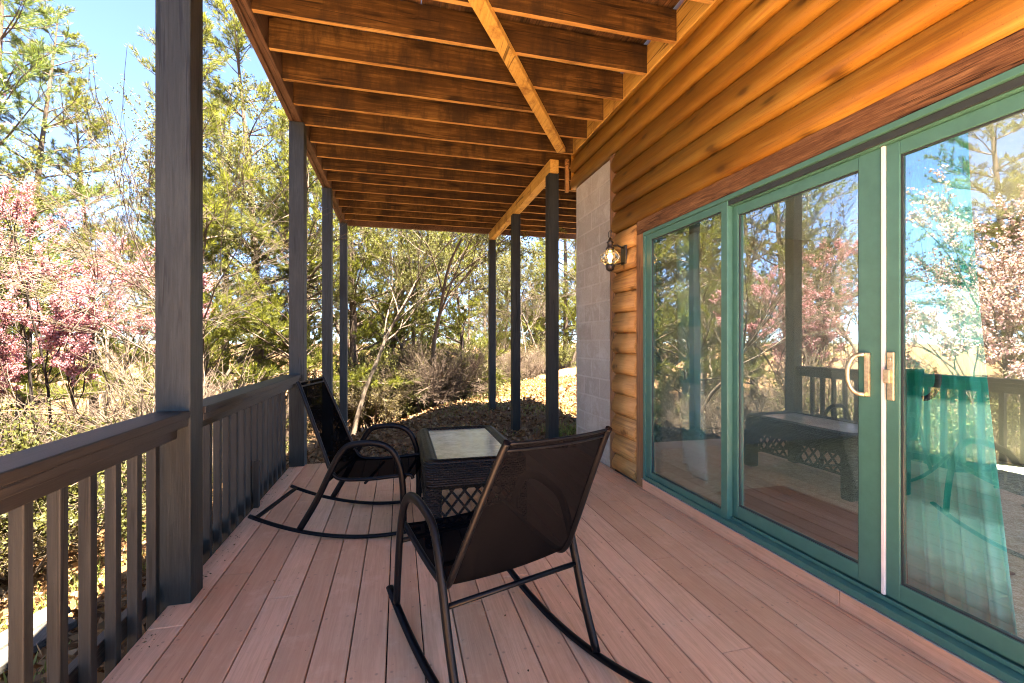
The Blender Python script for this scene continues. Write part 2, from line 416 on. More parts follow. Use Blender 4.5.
# ------------------------------------------------------------------ terrain
def edge_x(y):
    ys = (-40, 6, 9, 20, 45); xs = (-1.2, -.9, .2, 7.2, 24)
    return float(np.interp(y, ys, xs))
def gz(x, y):
    b = edge_x(y); d = x - b
    if d >= 0: z = -.28 + (.03+.03*min(1, max(0, y-6)/4))*min(d, 12) + .012*max(0, y-9)
    else:
        e = -d; z = -.28 - .34*e + (.012*e*e if e < 14 else .336*e - 2.35)
        z = max(z, -3.1)
    z += .05*math.sin(x*1.3+.7)*math.cos(y*1.1) + .03*math.sin(2.9*x+1.7*y)
    if -1.1 < x < 7 and y < 5: z = min(z, -.32)
    return z
def make_ground():
    def axis(lo, hi, near0, near1, fine):
        a = list(np.arange(near0, near1+1e-6, fine)); s = fine; v = near1
        while v < hi: s *= 1.22; v += s; a.append(v)
        s = fine; v = near0
        while v > lo: s *= 1.22; v -= s; a.insert(0, v)
        return a
    xs = axis(-900, 900, -12, 12, .3); ys = axis(-900, 900, -6, 26, .3)
    vs = []
    for y in ys:
        for x in xs:
            r = math.hypot(x, y)
            z = gz(x, y) + random.uniform(-.02, .02)
            if r > 60: z = z*max(0, 1-(r-60)/200) - 3.0*min(1, (r-60)/200)
            vs.append((x, y, z))
    nx = len(xs); fs = []
    for j in range(len(ys)-1):
        for i in range(nx-1):
            fs.append((j*nx+i, j*nx+i+1, (j+1)*nx+i+1, (j+1)*nx+i))
    o = np_mesh('ground', np.array(vs), np.array(fs), M['ground'], None, True)
    tag(o, 'brown leaf covered hillside ground sloping down beside the porch', None, None, 'structure')
make_ground()

# ------------------------------------------------------------------ lower deck
DX0, DX1, DY0, DY1 = -1.06, 2.03, -5.2, 4.95
mb = MB(); x = DX0; k = 0
rd = random.Random(3)
while x < DX1 - .01:
    w = min(.140, DX1 - x)
    cuts = [DY0]; yy = DY0 + rd.uniform(1.0, 3.4)
    while yy < DY1 - .6: cuts.append(yy); yy += rd.uniform(2.4, 3.6)
    cuts.append(DY1)
    for a, b in zip(cuts, cuts[1:]):
        dz = rd.uniform(-.0012, .0012)
        mb.box(x, x+w, a+.0015, b-.0015, -.032+dz, dz)
    x += .145
deck = mb.build('deck_floor', M['deck'], None, .004)
tag(deck, 'pinkish brown painted plank floor of the porch', None, None, 'structure')
mb = MB()
mb.box(-1.045, -1.007, DY0, DY1, -.26, -.037)
mb.box(-1.0, 2.0, DY1-.06, DY1-.02, -.26, -.037)
for i in range(24): mb.box(-1.0, 2.0, DY0+.05+i*.406, DY0+.09+i*.406, -.25, -.037)
tag(mb.build('deck_framing', M['rail_y']), 'dark joists and rim below the porch floor', None, None, 'structure')

# ------------------------------------------------------------------ house
house = thing('log_cabin', 'log sided cabin wall with teal glass doors along the right of the porch', 'cabin', (2.6, 1.0, -.3))
def log_row(mb, z0, z1, y0, y1, xf=2.05, bulge=.066):
    n = 14; P = []
    for i in range(n+1):
        t = i/n                                    # 0 at the bottom edge, 1 at the top
        P.append((xf + .010 - bulge*(math.sin(math.pi*(.16+.80*t**.72)))**.8, z0 + (z1-z0)*t))
    P += [(xf+.05, z1), (xf+.05, z0)]
    mb.extrude(P, y0, y1, True)
EDG = [2.30, 2.505, 2.685, 2.885, 3.085, 3.275, 3.465]
mb = MB()
for a, b in zip(EDG, EDG[1:]):
    log_row(mb, a, b-.002, -.9, 5.05 if a > 3.0 else 3.975)
z = 3.465
while z < 5.9:
    log_row(mb, z, z+.193, -.9, 5.05); z += .195
mb.build('log_siding', M['log'], house)
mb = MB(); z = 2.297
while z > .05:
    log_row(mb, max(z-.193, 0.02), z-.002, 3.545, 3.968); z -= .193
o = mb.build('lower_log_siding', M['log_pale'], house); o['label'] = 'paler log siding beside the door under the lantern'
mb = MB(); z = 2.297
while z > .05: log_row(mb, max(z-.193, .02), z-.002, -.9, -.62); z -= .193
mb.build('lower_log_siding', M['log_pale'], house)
mb = MB(); mb.box(2.062, 2.30, 4.075, 5.02, -1.2, 3.083); mb.box(2.30, 5.85, 4.82, 5.02, -1.2, 3.083)
mb.build('block_wall', M['block'], house)
mb = MB(); mb.box(2.03, 2.09, 3.972, 4.072, -.02, 3.082); mb.build('corner_board', M['trim'], house, .003)
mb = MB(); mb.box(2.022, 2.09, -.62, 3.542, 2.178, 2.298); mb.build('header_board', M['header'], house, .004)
mb = MB(); mb.box(2.018, 2.09, 3.425, 3.541, -.01, 2.176); mb.build('door_trim', M['trim'], house, .003)
mb = MB(); mb.box(2.018, 2.09, -.619, -.505, -.01, 2.176); mb.build('door_trim', M['trim'], house, .003)
mb = MB(); mb.box(2.005, 2.045, 4.9, 5.045, 3.47, 3.49); mb.box(2.02, 5.85, 5.052, 5.085, 3.085, 5.9); mb.build('gable_siding', M['log'], house)
# strip of painted board under the door
cuts = [-.9, 1.665, 3.42]
mb = MB()
for a, b in zip(cuts, cuts[1:]): mb.box(2.004, 2.028, a+.0015, b-.0015, .002, .083)
mb.build('base_board', M['deck'], house, .003)
# body of the house behind the siding, room inside
mb = MB()
mb.box(2.102, 2.18, -.9, -.62, -.3, 5.9); mb.box(2.102, 2.18, 3.545, 4.07, -.3, 5.9); mb.box(2.102, 2.18, -.618, 3.543, 2.18, 5.9)
mb.box(2.18, 5.7, 4.3, 4.45, -.3, 5.9)
mb.box(2.18, 5.7, -.9, -.75, -.3, .3); mb.box(2.18, 5.7, -.9, -.75, 2.35, 5.9); mb.box(2.18, 2.3, -.9, -.75, .301, 2.349); mb.box(5.5, 5.7, -.9, -.75, .301, 2.349)  # wide opening in this unseen end wall added to brighten the room
mb.box(5.7, 5.85, -.9, 4.45, -.3, .4); mb.box(5.7, 5.85, -.9, 4.45, 2.35, 5.9); mb.box(5.7, 5.85, -.9, -.6, .401, 2.349); mb.box(5.7, 5.85, 2.7, 4.45, .401, 2.349)  # unseen side opening, also added to let daylight in
mb.build('interior_wall', M['plaster'], house)
mb = MB(); mb.box(2.19, 5.69, -.74, 4.29, 2.45, 2.55); mb.build('interior_ceiling', M['ceiling_in'], house)
mb = MB()
A = -1.2  # house shortened behind the camera so sun reaches the deck there
mb.add([(1.5,A,5.75),(1.5,5.3,5.75),(4.0,5.3,6.7),(4.0,A,6.7),(6.5,5.3,5.75),(6.5,A,5.75),
        (1.5,A,5.9),(1.5,5.3,5.9),(4.0,5.3,6.85),(4.0,A,6.85),(6.5,5.3,5.9),(6.5,A,5.9)],
       [(0,1,2,3),(3,2,4,5),(6,9,8,7),(9,11,10,8),(0,6,7,1),(5,4,10,11),(0,3,9,6),(3,5,11,9),(1,7,8,2),(2,8,10,4)])
mb.build('roof', M['roofing'], house)

# door frame: Y 3.42 ... -.50
FY0, FY1, FZ0, FZ1 = -.502, 3.422, .088, 2.174
mb = MB()
mb.box(2.012, 2.16, FY0, FY1, FZ1-.028, FZ1)
mb.box(2.045, 2.16, FY0, FY1, FZ1-.065, FZ1-.029)
mb.box(2.012, 2.16, FY1-.03, FY1, FZ0, FZ1-.029); mb.box(2.012, 2.16, FY0, FY0+.03, FZ0, FZ1-.029)
mb.box(2.006, 2.16, FY0+.031, FY1-.031, FZ0, FZ0+.03)
for xx in (2.05, 2.095): mb.box(xx, xx+.008, FY0+.03, FY1-.03, FZ0+.031, FZ0+.05)
mb.build('door_frame', M['teal'], house, .002)
mb = MB(); mb.box(1.998, 2.16, FY0, FY1, FZ0-.006, FZ0-.001); mb.build('sill_flashing', M['alum'], house)
mb = MB(); mb.box(2.03, 2.044, FY0+.03, FY1-.03, FZ1-.06, FZ1-.03); mb.build('head_track', M['gasket'], house)

def panel(kind, y0, y1, xf, stl, str_, z0, z1, rail_b, rail_t):
    """one glazed leaf: frame with glass, gaskets"""
    m = MB(); t = .042
    m.box(xf, xf+t, y0, y0+str_, z0, z1); m.box(xf, xf+t, y1-stl, y1, z0, z1)
    m.box(xf+.001, xf+t-.001, y0+str_, y1-stl, z0, z0+rail_b); m.box(xf+.001, xf+t-.001, y0+str_, y1-stl, z1-rail_t, z1)
    f = m.build(kind, M['teal'], house, .003)
    a, b, c, d = y0+str_, y1-stl, z0+rail_b, z1-rail_t
    g = MB(); g.box(xf+.016, xf+.022, a, b, c, d); gp = g.build('glass_pane', [M['glass'], M['clear']], f, 0)
    gp.data.polygons.foreach_set('material_index', [0 if p.normal.x < -.5 else 1 for p in gp.data.polygons])
    q = MB()
    for r in ((a, a+.007, c, d), (b-.007, b, c, d), (a+.007, b-.007, c, c+.007), (a+.007, b-.007, d-.007, d)):
        q.box(xf+.008, xf+.0155, *r)
    q.build('bead', M['alum'] if kind == 'x' else M['gasket'], f)
    return f
PZ0, PZ1 = FZ0+.031, FZ1-.029
panel('fixed_panel', 2.426, FY1-.031, 2.022, .075, .056, PZ0, PZ1, .045, .05)
dl = panel('sliding_door', 1.519, 2.462, 2.068, .075, .105, PZ0+.02, PZ1-.037, .075, .06)
dr = panel('sliding_door', .50, 1.502, 2.068, .055, .06, PZ0+.02, PZ1-.037, .075, .06)
panel('fixed_panel', FY0+.031, .54, 2.022, .05, .055, PZ0, PZ1, .045, .05)
mb = MB(); mb.box(2.060, 2.10, 1.5035, 1.5175, PZ0+.02, PZ1-.037); mb.build('weather_strip', M['white_strip'], house, .002)

def door_handle(parent, y, loop_dir):
    m = MB()
    m.box(2.056, 2.067, y-.013, y+.013, 1.0, 1.20)
    h = m.build('handle_plate', M['brass'], parent, .004)
    q = MB(); pts = []
    for i in range(15):
        a = math.pi*(i/14)
        pts.append((2.052 - .030*math.sin(a), y + loop_dir*(.004+.058*math.sin(a)**.6), 1.10 + .092*math.cos(a)))
    q.tube(pts, .0075, .0095, 10); q.build('handle', M['brass'], parent)
door_handle(dl, 1.578, 1)
m = MB(); m.box(2.054, 2.067, 1.462, 1.490, .995, 1.205); m.box(2.040, 2.053, 1.470, 1.497, 1.07, 1.13)
m.lathe([(.0,-.004),(.009,-.004),(.009,.004),(.0,.004)], (2.050, 1.474, 1.175), 10, 'X')
m.build('latch_plate', M['brass'], dr, .004)
m = MB(); pts = [(2.125 + .03*math.sin(math.pi*i/12), 1.40 - .04*math.sin(math.pi*i/12), 1.10 + .09*math.cos(math.pi*i/12)) for i in range(13)]
m.tube(pts, .009, .011, 10); m.build('inside_handle', M['gasket'], dr)

# interior floor, mat, curtains
mb = MB(); mb.box(2.185, 5.69, -.74, 4.29, -.02, .085)
tag(mb.build('interior_floor', M['carpet']), 'speckled grey carpet inside the cabin behind the glass', None, None, 'structure')
mb = MB(); mb.box(2.35, 2.98, 1.55, 2.95, .087, .098)
tag(mb.build('door_mat', M['mat'], None, .004), 'dark brown mat on the grey carpet just inside the glass door', 'mat')

def curtain(name, label, matn, x, top, bot, zt, zb, waves, amp, lift):
    """hanging cloth: top/bot = (y0, y1) spans; folds run down"""
    nu, nv = 90, 40; vs = []; fs = []
    for j in range(nv+1):
        v = j/nv; w = v**1.5
        y0 = top[0]*(1-w)+bot[0]*w; y1 = top[1]*(1-w)+bot[1]*w
        for i in range(nu+1):
            u = i/nu
            a = amp*(.6+.5*v)*(math.sin(u*waves*6.283+.6*math.sin(3*v+2*u)) + .35*math.sin(u*waves*14.1+1.3+2*v))
            zz = zt + (zb + lift*u + .02*math.sin(u*9) - zt)*v
            vs.append((x + a, y0+(y1-y0)*u, zz))
    for j in range(nv):
        for i in range(nu):
            p = j*(nu+1)+i; fs.append((p, p+1, p+nu+2, p+nu+1))
    m = MB(); m.add(vs, fs, True)
    o = m.build(name, M[matn]); s = o.modifiers.new('thick', 'SOLIDIFY'); s.thickness = .003
    return tag(o, label, 'curtain', None)
curtain('curtain', 'wide teal and white checked curtain hanging behind the nearest glass door', 'curtain', 2.235, (1.31, 1.57), (1.155, 1.51), 2.12, .12, 5, .018, .0)
curtain('curtain', 'narrow pale curtain behind the far left glass panel', 'curtain_pale', 2.28, (3.08, 3.34), (2.98, 3.24), 2.12, .14, 4, .02, .10)

# ------------------------------------------------------------------ wall lantern
lan = thing('wall_lantern', 'onion shaped brass wall lantern mounted on the logs left of the doors', 'lantern', (2.0, 3.72, 2.04))
m = MB(); m.box(1.985, 2.0, 3.67, 3.77, 1.955, 2.125); m.build('back_plate', M['lead'], lan, .006)
m = MB(); m.tube([(1.99,3.72,2.10),(1.93,3.72,2.125),(1.875,3.72,2.115),(1.86,3.72,2.105)], .009, .009, 8); m.build('arm', M['lead'], lan)
m = MB(); m.tube([(1.99,3.72,1.97),(1.93,3.72,1.955),(1.86,3.72,1.94)], .009, .009, 8); m.build('arm', M['lead'], lan)
LC = (1.855, 3.72, 0)
m = MB(); m.lathe([(.036,1.955),(.068,1.975),(.088,2.003),(.086,2.022),(.062,2.058),(.036,2.078)], LC, 24); m.build('glass_globe', M['globe'], lan)
m = MB(); m.lathe([(.010,1.955),(.012,1.985),(.022,2.01),(.024,2.025),(.014,2.045),(.004,2.05)], LC, 14); m.build('bulb', M['bulb'], lan)
m = MB(); m.lathe([(.040,2.079),(.040,2.095),(.026,2.11),(.026,2.14),(.034,2.145),(.02,2.16),(.012,2.185),(.004,2.19)], LC, 20); m.build('cap', M['lead'], lan)
m = MB(); m.lathe([(.012,1.885),(.034,1.90),(.042,1.93),(.038,1.954)], LC, 20); m.build('base', M['lead'], lan)
m = MB()
for zr, rr in ((1.985, .086), (2.036, .083)):
    m.tube([(LC[0]+rr*math.cos(a), LC[1]+rr*math.sin(a), zr) for a in [i*math.pi/12 for i in range(24)]], .004, .004, 6, True)
for k in range(4):
    a = k*math.pi/2+.6
    m.tube([(LC[0]+r*math.cos(a), LC[1]+r*math.sin(a), zz) for r, zz in ((.042,1.95),(.076,1.975),(.096,2.012),(.076,2.05),(.042,2.08))], .0035, .0035, 6)
m.build('cage', M['brass'], lan)
m = MB(); m.tube([(LC[0], LC[1]+.034*math.cos(a), 2.222+.034*math.sin(a)) for a in [i*math.pi/10 for i in range(20)]], .0035, .0035, 6, True); m.build('ring', M['lead'], lan)

# ------------------------------------------------------------------ posts
def porch_post(x0, x1, y0, y1, ztop, label, group=None):
    zb = min(gz((x0+x1)/2, (y0+y1)/2), -.2) - .3
    m = MB(); m.box(x0, x1, y0, y1, zb, ztop)
    o = m.build('porch_post', M['post'], None, .005)
    # keep origin at the base
    return tag(o, label, 'post', group)
porch_post(-1.112, -.965, 2.45, 2.592, 3.447, 'nearest thick grey post rising through the railing at left', 'porch posts')
porch_post(-1.062, -.922, 4.86, 5.0, 3.447, 'grey post at the far end of the railing behind the rocking chair', 'porch posts')
porch_post(-1.062, -.935, 6.84, 6.97, 3.447, 'left post just beyond the porch floor, second from the far end of its row', 'porch posts')
porch_post(-1.062, -.935, 8.78, 8.91, 3.447, 'farthest left post, standing in line behind the railing posts', 'porch posts')
porch_post(1.765, 1.895, 5.17, 5.30, 3.30, 'right post nearest the concrete block wall', 'porch posts')
porch_post(1.765, 1.895, 6.95, 7.08, 3.30, 'middle post of the right hand row', 'porch posts')
porch_post(1.765, 1.895, 8.84, 8.97, 3.30, 'farthest right post standing on the brown hillside', 'porch posts')

# ------------------------------------------------------------------ railing
def railing(label, y0, y1, bal, dx, block=None):
    r = thing('railing', label, 'railing', (-1.05, (y0+y1)/2, 0), 'porch railing sections')
    m = MB(); m.box(-1.112+dx, -.965+dx, y0, y1, .884, .921); m.build('cap_rail', M['rail_y'], r, .005)
    m = MB(); m.box(-1.012+dx, -.974+dx, y0+.001, y1-.001, .848, .883); m.build('apron', M['rail_y'], r, .003)
    m = MB(); m.box(-1.058, -1.02, y0+.001, y1-.001, .79, .882); m.build('top_rail', M['rail_y'], r, .003)
    m = MB(); m.box(-1.142, -1.104, y0+.001, y1-.001, .012, .10); m.build('bottom_rail', M['rail_y'], r, .003)
    b0 = None
    for y in bal:
        if b0 is None:
            m = MB(); m.box(-1.1025, -1.0645, y, y+.038, -.06, .874); b0 = m.build('baluster', M['rail'], r, .003); yb = y
        else:
            c = b0.copy(); col.objects.link(c); c.parent = r; c.location = (0, y-yb, 0)
    if block: m = MB(); m.box(-1.058, -1.02, block, block+.04, .003, .35); m.build('support_block', M['rail'], r, .003)
    return r
railing('nearer stretch of dark railing in front of the thick post', -5.1, 2.448, [1.62+.1465*k for k in range(-45, 6)], 0)
railing('farther stretch of dark railing between the two posts', 2.594, 4.858, [2.66+.1465*k for k in range(15)], .012, 3.72)

# ------------------------------------------------------------------ upper deck
up = thing('upper_deck', 'brown timber underside of the upper deck over the porch', 'deck', (.5, 3.0, 3.46))  # cut short out of view so sun and sky light the porch floor
ZB = 3.462
j0 = None
def joist(x0, x1, y):
    m = MB(); m.box(x0, x1, y, y+.038, ZB, ZB+.235); o = m.build('joist', [M['joist'], M['joist_edge_lit']], up, .003)
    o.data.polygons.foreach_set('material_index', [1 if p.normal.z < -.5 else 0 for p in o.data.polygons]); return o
ys = [2.905+.406*k for k in range(-7, 15)]
for y in ys:
    if y < 5.03: joist(-.952, 1.985, y)
    elif y < 8.9: joist(-.952, 3.95, y)
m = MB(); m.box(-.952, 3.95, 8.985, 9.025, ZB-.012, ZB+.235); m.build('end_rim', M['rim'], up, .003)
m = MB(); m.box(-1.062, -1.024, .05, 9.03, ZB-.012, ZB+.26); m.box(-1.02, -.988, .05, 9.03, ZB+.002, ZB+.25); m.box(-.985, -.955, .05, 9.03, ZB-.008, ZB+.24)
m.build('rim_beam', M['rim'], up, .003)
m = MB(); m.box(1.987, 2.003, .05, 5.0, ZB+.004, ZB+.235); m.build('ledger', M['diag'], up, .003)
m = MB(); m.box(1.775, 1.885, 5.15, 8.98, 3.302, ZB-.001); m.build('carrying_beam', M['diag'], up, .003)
m = MB(); m.bar((-.55, 1.245, ZB-.026), (1.80, 4.83, ZB-.026), .10, .05); m.build('diagonal_brace', M['diag'], up, .003)
m = MB(); m.box(1.955, 1.998, 5.09, 5.13, 3.06, ZB-.002); m.build('hanger_post', M['beam'], up, .003)
m = MB(); xx = -1.10; rd = random.Random(11)
while xx < 3.9:
    y1 = 9.06
    y0 = .02 if xx < 1.94 else 5.09
    m.box(xx, xx+.137, y0, y1, ZB+.262, ZB+.288)
    xx += .137 + rd.choice((.002, .0028, .0035))
m.build('decking', M['decking_up'], up)

# ------------------------------------------------------------------ rocking chairs
def make_chair():
    c = thing('rocking_chair', 'x', 'rocking chair', (0,0,0), 'black sling rocking chairs on the porch')
    W = .295; mt = M['steel_black']
    def cat(pts, n=5):
        """smooth curve through points"""
        out = []
        P = [pts[0]] + list(pts) + [pts[-1]]
        for i in range(1, len(P)-2):
            for k in range(n):
                t = k/n; q = []
                for d in range(2):
                    a, b, cc, e = P[i-1][d], P[i][d], P[i+1][d], P[i+2][d]
                    q.append(.5*((2*b)+(-a+cc)*t+(2*a-5*b+4*cc-e)*t*t+(-a+3*b-3*cc+e)*t**3))
                out.append(tuple(q))
        out.append(pts[-1]); return out
    def run_z(a): return .016 + .30*(a-.02)**2
    for s in (-1, 1):
        arch = cat([(-.285,run_z(-.285)+.012),(-.19,.235),(-.115,.41),(-.065,.52),(-.015,.583),(.06,.606),(.15,.612),(.225,.597),(.285,.55),(.325,.465),(.345,.36),(.358,.20),(.362,run_z(.362)+.012)])
        m = MB(); m.tube([(a, s*W, z) for a, z in arch], .0145, .0205, 12, side=(0,1,0)); m.build('arm_frame', mt, c, local=True)
        m = MB(); m.tube([(a, s*W, run_z(a)) for a in np.linspace(-.60, .47, 30)], .0175, .0115, 10, side=(0,1,0)); m.build('rocker', mt, c, local=True)
        rail = cat([(.405,.385),(.385,.408),(.30,.398),(.15,.376),(.0,.366),(-.075,.375),(-.118,.42),(-.165,.52),(-.26,.735),(-.345,.925),(-.372,.975)])
        def wd(a, z): return s*(.262 if z < .45 else .262 - .052*(z-.45)/.53)
        m = MB(); m.tube([(a, wd(a, z), z) for a, z in rail], .0125, .0125, 12)
        m.build('seat_rail', mt, c, local=True)
    rail = [p for p in rail]
    m = MB(); vs = []; fs = []; nv = 12
    bw = []
    for a, z in rail:
        w = .262 if z < .45 else .262 - .052*(z-.45)/.53
        for k in range(nv+1):
            u = -1 + 2*k/nv; sag = .016*(1-u*u)
            nz = -1 if z < .42 else -.25; na = 0 if z < .42 else -1
            vs.append((a + na*sag*.7, u*w, z + nz*sag))
    seat_n = next(i for i, p in enumerate(rail) if p[0] < -.08)
    top_n = len(rail)-2
    def strip(i0, i1):
        q = MB(); f = []
        idx = vs[i0*(nv+1):(i1+1)*(nv+1)]
        for i in range(i1-i0):
            for k in range(nv):
                p = i*(nv+1)+k; f.append((p, p+1, p+nv+2, p+nv+1))
        q.add(idx, f, True); return q
    strip(1, seat_n).build('seat', M['sling'], c, local=True)
    o = strip(seat_n, top_n).build('backrest', M['sling'], c, local=True)
    m = MB()
    for i in (top_n, top_n-3):                       # sewn hem across the top of the back
        m.tube([vs[i*(nv+1)+k] for k in range(nv+1)], .0055, .0055, 6)
    m.build('hem', M['steel_black'], o, local=True)
    m = MB()
    m.tube([(-.145, -W+.01, .345), (-.145, W-.01, .345)], .0105, .0105, 10)
    m.tube([(.335, -W+.01, .36), (.335, W-.01, .36)], .0105, .0105, 10)
    m.tube([(.10, -.255, .345), (.10, .255, .345)], .009, .009, 8)
    m.build('stretcher', mt, c, local=True)
    m = MB(); m.box(-.575, -.545, -W+.012, W-.012, run_z(-.56)-.004, run_z(-.56)+.006); m.build('rear_crossbar', mt, c, local=True)
    return c
def place_chair(c, x, y, hd, pit, label):
    # pit > 0 tips it forward; lowest point of the runner stays on the floor
    zmin = min((.0055+.30*(a-.02)**2)*math.cos(pit) - a*math.sin(pit) for a in np.linspace(-.6, .47, 80))
    c.rotation_mode = 'XYZ'; c.rotation_euler = (0, pit, hd); c.location = (x, y, .002 - zmin)
    c['label'] = label
ch = make_chair()
ch2 = copy_tree(ch)
place_chair(ch, .381, 1.806, 1.884, -.075, 'black rocking chair in the foreground seen from behind its mesh backrest')
place_chair(ch2, -.271, 3.30, -.202, .04, 'black rocking chair standing sideways next to the railing')

# ------------------------------------------------------------------ wicker table
TX0, TX1, TY0, TY1, TH = .14, .80, 2.70, 3.84, .53
tb = thing('wicker_table', 'dark wicker coffee table with pale glass top between the rocking chairs', 'table', ((TX0+TX1)/2, (TY0+TY1)/2, 0))
def rrect(x0, x1, y0, y1, r, z, n=6):
    P = []
    for cx_, cy_, a0 in ((x1-r,y1-r,0),(x0+r,y1-r,90),(x0+r,y0+r,180),(x1-r,y0+r,270)):
        for i in range(n+1):
            a = R(a0+90*i/n); P.append((cx_+r*math.cos(a), cy_+r*math.sin(a), z))
    return P
m = MB()
P = rrect(TX0+.053, TX1-.053, TY0+.053, TY1-.053, .060, TH-.038)
m.tube(P, .053, .040, 16, True, side=None)
m.build('rim', M['wicker'], tb)
m = MB()
for dx, dy in ((.012,.012),):
    a = rrect(TX0+dx, TX1-dx, TY0+dy, TY1-dy, .06, TH-.045); b = rrect(TX0+dx, TX1-dx, TY0+dy, TY1-dy, .06, TH-.16)
    a2 = rrect(TX0+.03, TX1-.03, TY0+.03, TY1-.03, .05, TH-.045); b2 = rrect(TX0+.03, TX1-.03, TY0+.03, TY1-.03, .05, TH-.16)
    n = len(a)
    m.add(a+b+b2+a2, [(i, (i+1) % n, n+(i+1) % n, n+i) for i in range(n)] + [(n+i, n+(i+1) % n, 2*n+(i+1) % n, 2*n+i) for i in range(n)] + [(2*n+i, 2*n+(i+1) % n, 3*n+(i+1) % n, 3*n+i) for i in range(n)], True)
m.build('apron', M['wicker'], tb)
for lx in (TX0+.012, TX1-.112):
    for ly in (TY0+.012, TY1-.112):
        m = MB(); m.box(lx, lx+.10, ly, ly+.10, .004, TH-.161); m.build('leg', M['wicker'], tb, .02)
def lattice(a, b, z0, z1):
    """crossed strands on one side of the table"""
    m = MB(); a = Vector(a); b = Vector(b); L = (b-a).length; d = (b-a)/L; n = max(2, round(L/.085))
    hgt = z1-z0; st = L/n
    for k in range(-4, n+5):
        for s in (1, -1):
            u0 = k*st; u1 = u0 + s*hgt*.8
            p0, p1, q0, q1 = u0, u1, z0, z1
            lo, hi = min(p0, p1), max(p0, p1)
            if hi <= 0 or lo >= L: continue
            def clip(u): return z0 + (u-u0)/(u1-u0)*hgt
            if p0 < 0: p0, q0 = 0, clip(0)
            if p0 > L: p0, q0 = L, clip(L)
            if p1 < 0: p1, q1 = 0, clip(0)
            if p1 > L: p1, q1 = L, clip(L)
            if abs(q1-q0) < .01: continue
            m.tube([tuple(a+d*p0)[:2]+(q0,), tuple(a+d*p1)[:2]+(q1,)], .011, .008, 6)
    for z in (z0, z1): m.tube([tuple(a)[:2]+(z,), tuple(b)[:2]+(z,)], .012, .012, 8)
    return m.build('lattice', M['wicker'], tb)
lattice((TX0+.09,TY0+.03,0), (TX1-.09,TY0+.03,0), .14, TH-.165)
lattice((TX0+.09,TY1-.03,0), (TX1-.09,TY1-.03,0), .14, TH-.165)
lattice((TX0+.03,TY0+.09,0), (TX0+.03,TY1-.09,0), .20, TH-.165)
lattice((TX1-.03,TY0+.09,0), (TX1-.03,TY1-.09,0), .20, TH-.165)
m = MB(); P = rrect(TX0+.088, TX1-.088, TY0+.088, TY1-.088, .03, TH-.014); Q = [(x, y, z-.008) for x, y, z in P]; n = len(P)
m.add(P+Q, [tuple(range(n)), tuple(range(2*n-1, n-1, -1))] + [(i, n+i, n+(i+1) % n, (i+1) % n) for i in range(n)])
m.build('glass_top', M['tabletop'], tb)

# ------------------------------------------------------------------ lumber under the railing
lum = thing('lumber_pile', 'two grey weathered boards lying on the slope below the railing', 'lumber', (-2.6, 2.2, gz(-2.6, 2.2)))
for k, (p, q) in enumerate((((-3.3,1.5),(-2.0,3.4)), ((-3.5,1.7),(-2.15,3.6)))):
    m = MB(); m.bar((*p, gz(*p)+.10+.05*k), (*q, gz(*q)+.10+.05*k), .16, .045); m.build('board', M['lumber'], lum, .004)

# ------------------------------------------------------------------ vegetation
class Skel:
    def __init__(s, seed): s.seg = []; s.tips = []; s.r = random.Random(seed)
    def limb(s, p, d, L, r0, r1, n, wob, lift=0.0):
        """wobbly branch; returns points"""
        p = Vector(p); d = Vector(d).normalized(); pts = [p.copy()]
        for i in range(n):
            d = d + Vector((s.r.gauss(0, wob), s.r.gauss(0, wob), s.r.gauss(0, wob) + lift)); d.normalize()
            q = p + d*(L/n)
            a = r0 + (r1-r0)*i/n; b = r0 + (r1-r0)*(i+1)/n
            s.seg.append((p.x,p.y,p.z,q.x,q.y,q.z,a,b)); p = q; pts.append(q.copy())
        return pts, d
def seg_mesh(name, seg, mat, parent):
    S = np.array(seg, dtype=np.float64); P0 = S[:, 0:3]; P1 = S[:, 3:6]
    D = P1-P0; L = np.linalg.norm(D, axis=1, keepdims=True); D = D/np.maximum(L, 1e-9)
    P1 = P1 + D*np.minimum(L*.12, S[:, 7:8])
    up_ = np.where(np.abs(D[:, 2:3]) > .9, np.array([[1.0,0,0]]), np.array([[0,0,1.0]]))
    U = np.cross(D, up_); U /= np.linalg.norm(U, axis=1, keepdims=True); V = np.cross(D, U)
    Vs = []; Fs = []; off = 0
    thick = S[:, 6] > .025
    for sel, k in ((thick, 8), (~thick, 4)):
        m = sel.nonzero()[0]
        if len(m) == 0: continue
        ang = np.arange(k)*2*np.pi/k
        ring = U[m][:, None, :]*np.cos(ang)[None, :, None] + V[m][:, None, :]*np.sin(ang)[None, :, None]
        A = P0[m][:, None, :] + ring*S[m, 6][:, None, None]; B = P1[m][:, None, :] + ring*S[m, 7][:, None, None]
        Vs.append(np.concatenate([A, B], axis=1).reshape(-1, 3))
        base = (np.arange(len(m))*2*k)[:, None]
        i = np.arange(k)[None, :]; j = (i+1) % k
        F = np.stack([base+i, base+j, base+k+j, base+k+i], axis=2).reshape(-1, 4) + off
        Fs.append(F); off += len(m)*2*k
    return np_mesh(name, np.concatenate(Vs), np.concatenate(Fs), mat, parent, True)
def rand_dirs(rg, n):
    v = rg.normal(size=(n, 3)); return v/np.linalg.norm(v, axis=1, keepdims=True)
def quads(P, D, L, Wd, rg):
    """leaf-sized diamonds: base P, direction D, length L, width Wd"""
    n = len(P); U = np.cross(D, rand_dirs(rg, n)); U /= np.maximum(np.linalg.norm(U, axis=1, keepdims=True), 1e-6)
    mid = P + D*(L*.5)[:, None]
    V = np.stack([P, mid + U*(Wd*.5)[:, None], P + D*L[:, None], mid - U*(Wd*.5)[:, None]], axis=1).reshape(-1, 3)
    return V, np.arange(n*4).reshape(-1, 4)
